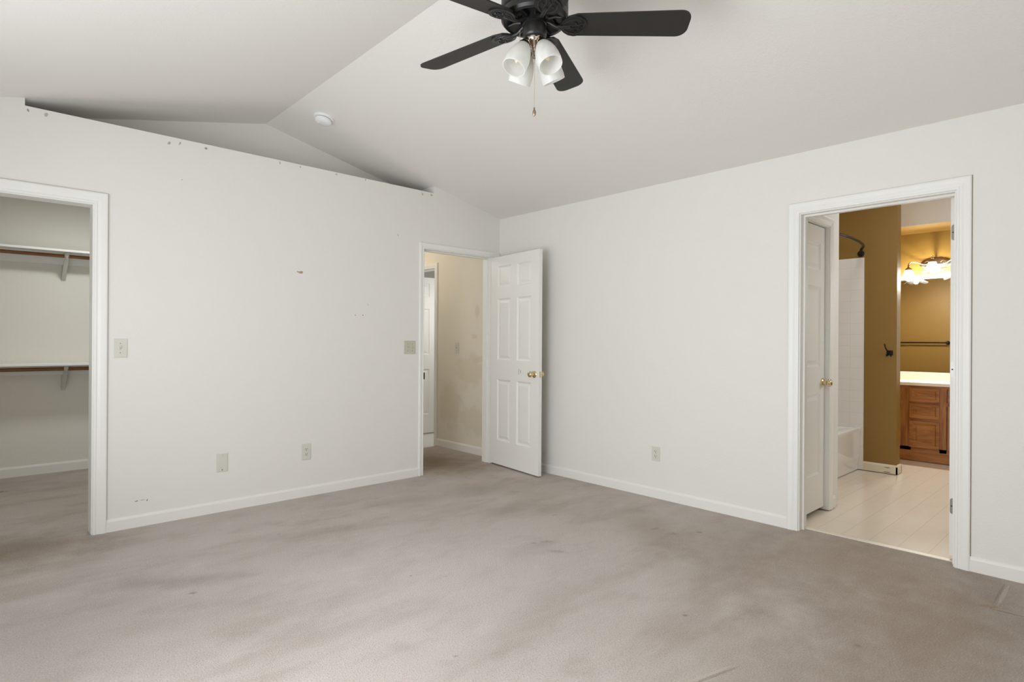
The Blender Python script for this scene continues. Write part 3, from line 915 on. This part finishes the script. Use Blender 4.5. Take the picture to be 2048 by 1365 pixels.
for k in range(5):
    a = math.radians(-44.8 + 72 * k)
    R = Matrix.Rotation(a, 4, 'Z')
    P = R @ Matrix.Translation((0, 0, -.006)) @ Matrix.Rotation(-PITCH, 4, 'X')
    # outline: narrow root, tip with rounded corners
    L0, L1 = .128, .645
    out = [(L0, -.022), (L0 + .012, -.046), (L0 + .05, -.060)]
    def tipc(sg):
        c = (L1 - .045, sg * (.071 - .045)); r = .045
        return [(c[0] + r * math.sin(q), c[1] + sg * r * math.cos(q)) for q in [PI / 2 * i / 6 for i in range(7)]]
    low = tipc(-1); up = tipc(1)
    outline = out + low + up[::-1] + [(p[0], -p[1]) for p in out[::-1]]
    m = MB(); m.prism(outline, 'z', 0, .006)
    bmesh.ops.transform(m.bm, matrix=P, verts=m.bm.verts[:])
    bl = m.build('blade', M_blade, fan)
    # blade iron: leaf-shaped plate with raised loops and a stem to the hub
    m = MB()
    pl = [(.108, -.014), (.122, -.034), (.142, -.050), (.166, -.056), (.190, -.052), (.210, -.036), (.219, -.012), (.219, .012), (.210, .036), (.190, .052), (.166, .056), (.142, .050), (.122, .034), (.108, .014)]
    m.prism(pl, 'z', -.006, 0)
    for sg in (1, -1):
        lp = [(.118, sg * .010), (.140, sg * .030), (.168, sg * .038), (.192, sg * .032), (.202, sg * .018), (.185, sg * .010), (.150, sg * .008), (.118, sg * .006)]
        m.tube([(x, y, -.006) for x, y in lp], .0036, 8)
    for (x, y) in ((.150, 0), (.195, .0), (.172, .022), (.172, -.022)):
        m.lathe([(0, -.014), (.004, -.013), (.0055, -.009), (.0055, -.006)], Matrix.Translation((x, y, 0)), 10)
    bmesh.ops.transform(m.bm, matrix=P, verts=m.bm.verts[:])
    mm = MB(); mm.tube([(.045, 0, .010), (.066, 0, .004), (.090, 0, -.012), (.118, 0, -.012), (.150, 0, -.012)], [.011, .010, .009, .010, .006], 10)
    mm.box(.040, .070, -.018, .018, .006, .014)
    bmesh.ops.transform(mm.bm, matrix=R, verts=mm.bm.verts[:])
    tmp = bpy.data.meshes.new('tmp'); mm.bm.to_mesh(tmp); mm.bm.free(); m.bm.from_mesh(tmp); bpy.data.meshes.remove(tmp)
    m.build('blade_iron', M_black, bl)
# light kit
m = MB(); m.lathe([(0, -.060), (.038, -.060), (.040, -.066), (.038, -.074), (.030, -.082), (.018, -.092), (.011, -.105), (.012, -.114), (.008, -.122), (.005, -.132), (.008, -.138), (.005, -.145), (0, -.147)], None, 32)
kit = m.build('light_fitter', M_chrome, fan); kit['label'] = 'polished nickel light fitter'
TILT = math.radians(27)
for k in range(4):
    a = math.radians(-97 + 90 * k)
    ax = Vector((math.cos(a) * math.sin(TILT), math.sin(a) * math.sin(TILT), -math.cos(TILT)))
    p0 = Vector((math.cos(a) * .047, math.sin(a) * .047, -.094))
    Mx = Mat(p0, z=ax)
    m = MB()
    m.tube([(math.cos(a) * .024, math.sin(a) * .024, -.078), (math.cos(a) * .038, math.sin(a) * .038, -.074), p0 + ax * .006], [.009, .010, .012], 10)
    m.lathe([(.012, -.012), (.020, -.004), (.026, .008), (.0275, .022), (.026, .022)], Mx, 28)
    m.build('shade_holder', M_chrome, fan)
    m = MB()
    prof = [(.025, .012), (.031, .022), (.039, .040), (.046, .064), (.050, .090), (.051, .115), (.0495, .134), (.0465, .134), (.048, .114), (.047, .090), (.043, .064), (.036, .040), (.028, .022), (.022, .014)]
    m.lathe(prof, Mx, 40, cap=False)
    sh = m.build('glass_shade', M_frost, fan)
    m = MB(); m.lathe([(0, .020), (.010, .022), (.012, .040), (.016, .060), (.0175, .076), (.013, .092), (.005, .104), (0, .108)], Mx, 20)
    m.build('light_bulb', M_bulb_off, sh)
# pull chains
def chain(x, y, z0, z1, n):
    m = MB()
    m.tube([(x, y, z0), (x, y, z1)], .0009, 6)
    for i in range(n):
        z = z0 + (z1 - z0) * (i + .5) / n
        m.lathe([(0, z - .0022), (.0017, z), (0, z + .0022)], Matrix.Translation((x, y, 0)), 6)
    return m.build('pull_chain', M_nickel, fan)
c1 = chain(-.003, -.004, -.145, -.352, 48)
m = MB(); m.lathe([(0, -.350), (.004, -.354), (.003, -.360), (.0065, -.368), (.0075, -.376), (.006, -.384), (.004, -.388), (0, -.388)], Matrix.Translation((-.003, -.004, 0)), 14); m.build('chain_fob', M_nickel, c1)
chain(-.047, .040, -.030, -.110, 16)

# ------------------------------------------------------------------ bathroom
# bathtub: rim, apron, sunk basin
def bathtub():
    x0, x1, ya, yb, zr = .855, 2.357, -2.585, -1.832, .405
    bm = bmesh.new()
    m = MB(); m.bm.free(); m.bm = bm
    def loop(xa, xb, y0, y1, z, r, n=6):
        pts = []
        for (cx, cy, a0) in ((xb - r, y1 - r, 0), (xa + r, y1 - r, PI / 2), (xa + r, y0 + r, PI), (xb - r, y0 + r, 3 * PI / 2)):
            for k in range(n + 1):
                a = a0 + PI / 2 * k / n
                pts.append(bm.verts.new((cx + r * math.cos(a), cy + r * math.sin(a), z)))
        return pts
    loops = [loop(x0, x1, ya + .030, yb, 0, .004), loop(x0, x1, ya + .030, yb, .06, .004), loop(x0, x1, ya + .022, yb, .10, .004), loop(x0, x1, ya + .014, yb, .14, .004), loop(x0, x1, ya + .010, yb, .36, .006), loop(x0, x1, ya, yb, .385, .008), loop(x0, x1, ya + .003, yb, zr - .004, .010),
             loop(x0 + .01, x1 - .01, ya + .012, yb - .01, zr, .014), loop(x0 + .08, x1 - .09, ya + .075, yb - .06, zr - .002, .10),
             loop(x0 + .10, x1 - .105, ya + .09, yb - .075, zr - .02, .11), loop(x0 + .16, x1 - .14, ya + .12, yb - .10, .16, .13), loop(x0 + .24, x1 - .20, ya + .18, yb - .16, .07, .14)]
    fs = []
    for A, B in zip(loops[:-1], loops[1:]):
        n = len(A)
        for i in range(n): fs.append(bm.faces.new((A[i], A[(i + 1) % n], B[(i + 1) % n], B[i])))
    fs.append(bm.faces.new(loops[-1])); bm.faces.new(loops[0][::-1])
    for f in bm.faces: f.smooth = True
    bmesh.ops.recalc_face_normals(bm, faces=bm.faces[:])
    return m.build('bathtub', M_tub)


tub = bathtub(); tag(tub, 'white bathtub with plain apron beside the ochre partition', 'bathtub')
tub.data.polygons.foreach_set('use_smooth', [True] * len(tub.data.polygons))
mod = tub.modifiers.new('edge', 'EDGE_SPLIT'); mod.split_angle = math.radians(40)

# curved shower rod
t = thing('shower_curtain_rod', 'dark curved shower curtain rod on the ochre partition above the tile', 'shower rod', (2.369, -2.570, 2.075))
ctrl = [(-.006, 0, 0), (-.022, -.002, .008), (-.036, -.010, .026), (-.052, -.022, .042), (-.09, -.040, .046), (-.16, -.066, .046), (-.30, -.100, .046), (-.50, -.125, .046), (-.75, -.135, .046), (-1.0, -.125, .046), (-1.20, -.100, .046), (-1.36, -.06, .046), (-1.46, -.02, .03), (-1.510, 0, 0)]
m = MB(); m.tube(ctrl, .0125, 14); m.build('rod', M_bronze, t)
for x, d in ((0, (-1, 0, 0)), (-1.516, (1, 0, 0))):
    m = MB(); m.lathe([(0, 0), (.030, 0), (.030, .005), (.022, .012), (.014, .016), (0, .016)], Mat((x, 0, 0), z=d), 24); m.build('flange', M_iron, t)

# robe hook
t = thing('robe_hook', 'small dark double robe hook on the edge of the ochre partition', 'hook', (2.370, -2.815, 1.125))
m = MB(); m.box(-.008, 0, -.026, .026, -.022, .022, bev=.003); m.build('back_plate', M_iron, t)
m = MB(); m.tube([(-.006, 0, .005), (-.030, .010, .012), (-.048, .022, .040), (-.052, .030, .075)], [.006, .006, .005, .005], 10)
m.lathe([(0, -.007), (.007, 0), (0, .007)], Matrix.Translation((-.052, .030, .078)), 12); m.build('upper_prong', M_iron, t)
m = MB()
for s in (1, -1): m.tube([(-.006, s * .010, -.010), (-.025, s * .015, -.025), (-.038, s * .016, -.030), (-.046, s * .016, -.016)], .005, 10)
m.build('lower_prong', M_iron, t)

# towel bar on the far side of the partition, seen in the mirror
t = thing('towel_bar', 'dark towel bar reflected in the bathroom mirror', 'towel bar', (2.49, -2.48, 1.225))
m = MB(); m.tube([(.060, -.28, 0), (.060, .28, 0)], .009, 12); m.build('bar', M_iron, t)
for y in (-.28, .28):
    m = MB(); m.lathe([(0, 0), (.024, 0), (.024, .006), (.014, .012), (.010, .050), (.015, .056), (.015, .070), (0, .074)], Mat((0, y, 0), z=(1, 0, 0)), 20); m.build('post', M_iron, t)

# vanity cabinet (front at x = 3.27)
VX = 3.27
van = thing('vanity_cabinet', 'oak bathroom vanity cabinet with three drawers under the white countertop', 'vanity cabinet', (VX, -2.90, 0))
m = MB(); m.box(0.02, .52, -1.30, 1.06, 0, .775); m.build('carcass', M_oak_d, van)
m = MB()   # face frame: stiles and rails, base board
m.box(0, .02, -1.30, 1.06, 0, .142, mi=1)
m.box(0, .02, -1.30, 1.06, .752, .775, mi=1)
for a, b in ((.120, .215), (-.185, -.125), (.60, .66), (-.72, -.66), (-1.30, -1.24), (1.0, 1.06)): m.box(0, .02, a, b, .105, .752)
for a, b in ((-.125, .12),): m.box(0, .02, a, b, .590, .610, mi=1); m.box(0, .02, a, b, .410, .442, mi=1)
m.box(0, .02, .215, .60, .58, .62, mi=1); m.box(0, .02, -.66, -.185, .58, .62, mi=1)
m.build('face_frame', [M_oak_v, M_oak_h], van)


def front(name, a, b, z0, z1, mat):
    w = b - a
    f = door_leaf(w, z1 - z0, .018, [(.024, w - .024)], [(.024, z1 - z0 - .024)], 0)
    bmesh.ops.transform(f.bm, matrix=Matrix(((0, 1, 0, -.016), (1, 0, 0, a), (0, 0, 1, z0), (0, 0, 0, 1))), verts=f.bm.verts[:])
    bmesh.ops.recalc_face_normals(f.bm, faces=f.bm.faces[:])
    return f.build(name, mat, van)


front('drawer', -.125, .130, .612, .750, M_oak_h); front('drawer', -.125, .130, .442, .588, M_oak_h); front('drawer', -.125, .130, .140, .410, M_oak_h)
front('false_drawer_front', .205, .60, .612, .750, M_oak_h); front('door', .205, .40, .140, .582, M_oak_v); front('door', .405, .60, .140, .582, M_oak_v)
front('false_drawer_front', -.66, -.195, .612, .750, M_oak_h); front('door', -.425, -.195, .140, .582, M_oak_v); front('door', -.66, -.43, .140, .582, M_oak_v)

t = thing('vanity_countertop', 'cream white vanity countertop with tall backsplash on the oak cabinet', 'countertop', (3.25, -2.90, .777))
m = MB(); m.box(0, .53, -1.32, 1.07, 0, .033, bev=.006); m.build('counter_slab', M_counter, t)
m = MB(); m.box(.515, .535, -1.32, 1.07, .030, .122, bev=.004); m.build('backsplash', M_counter, t)
t = MB(); t.box(3.790, 3.797, -4.1, -1.90, .905, 1.925)
tag(t.build('wall_mirror', M_mirror), 'frameless wall mirror above the vanity backsplash reflecting ochre wall', 'mirror')

# vanity light
vl = thing('vanity_light', 'brushed nickel vanity light with glowing scalloped glass shades over the mirror', 'vanity light', (3.80, -2.885, 2.085))
m = MB()
bm0 = m.lathe([(0, 0), (1, 0), (1, .5), (.92, .8), (.80, 1.0), (0, 1.05)], None, 40)
bmesh.ops.transform(m.bm, matrix=Matrix(((0, 0, -.022, 0), (.145, 0, 0, 0), (0, .062, 0, 0), (0, 0, 0, 1))), verts=m.bm.verts[:])
bmesh.ops.recalc_face_normals(m.bm, faces=m.bm.faces[:])
m.build('back_plate', M_nickel, vl)
HY = (.215, 0.0, -.215)
HX = -.170; HZ = (-.05, .02, -.05)
m = MB()
for sg in (1, -1):
    m.tube([(-.02, sg * .02, 0), (-.045, sg * .05, -.006), (-.075, sg * .10, -.010), (-.11, sg * .15, .015), (-.15, sg * .195, .022), (HX, sg * .215, .0)], .006, 8)
    cl = [(-.025 - .003 * i, sg * (.075 - .028 * math.cos(i * .7)), .012 + .022 * math.sin(i * .7) * (1 - i / 11)) for i in range(9)]
    m.tube(cl, .0045, 8)
m.tube([(-.02, 0, .01), (-.08, 0, .03), (-.14, 0, .045), (HX, 0, .040)], .007, 8)
m.build('arm', M_nickel, vl)
def scallop(r, z, a):
    k = max(0.0, (r - .05) / .06)
    w = math.cos(5 * a)
    return r * (1 + .035 * k * w), z - .009 * k * w
for y, z in zip(HY, HZ):
    m = MB(); m.lathe([(0, .058), (.006, .055), (.009, .048), (.005, .042), (.010, .034), (.013, .026), (.008, .018), (.012, .012), (.030, -.002), (.037, -.016), (.035, -.016), (0, -.010)], Matrix.Translation((HX, y, z)), 24)
    fh = m.build('shade_holder', M_nickel, vl)
    m = MB()
    pr = [(.034, -.014), (.042, -.030), (.050, -.055), (.060, -.085), (.078, -.112), (.104, -.130), (.116, -.134), (.103, -.127), (.076, -.108), (.057, -.083), (.047, -.055), (.039, -.030), (.031, -.016)]
    m.lathe(pr, Matrix.Translation((HX, y, z)), 60, cap=False, rmod=scallop)
    sh = m.build('glass_shade', M_alab, vl)
    m = MB(); m.lathe([(0, -.030), (.012, -.035), (.014, -.060), (.026, -.085), (.030, -.105), (.026, -.125), (.012, -.137), (0, -.139)], Matrix.Translation((HX, y, z)), 20)
    m.build('light_bulb', M_bulb_on, sh)
    pd = bpy.data.lights.new('vanity_bulb', 'POINT'); pd.energy = 38.0; pd.color = (1.0, 0.99, 0.90); pd.shadow_soft_size = .02
    po = bpy.data.objects.new('vanity_bulb', pd); COL.objects.link(po); po.parent = vl; po.location = (HX, y, z - .125)

# smooth only the truly round meshes; flat boxes keep hard edges
for o in bpy.data.objects:
    if o.type == 'MESH' and any(p.use_smooth for p in o.data.polygons) and not o.modifiers:
        md = o.modifiers.new('edge', 'EDGE_SPLIT'); md.split_angle = math.radians(38)
bpy.context.view_layer.update()
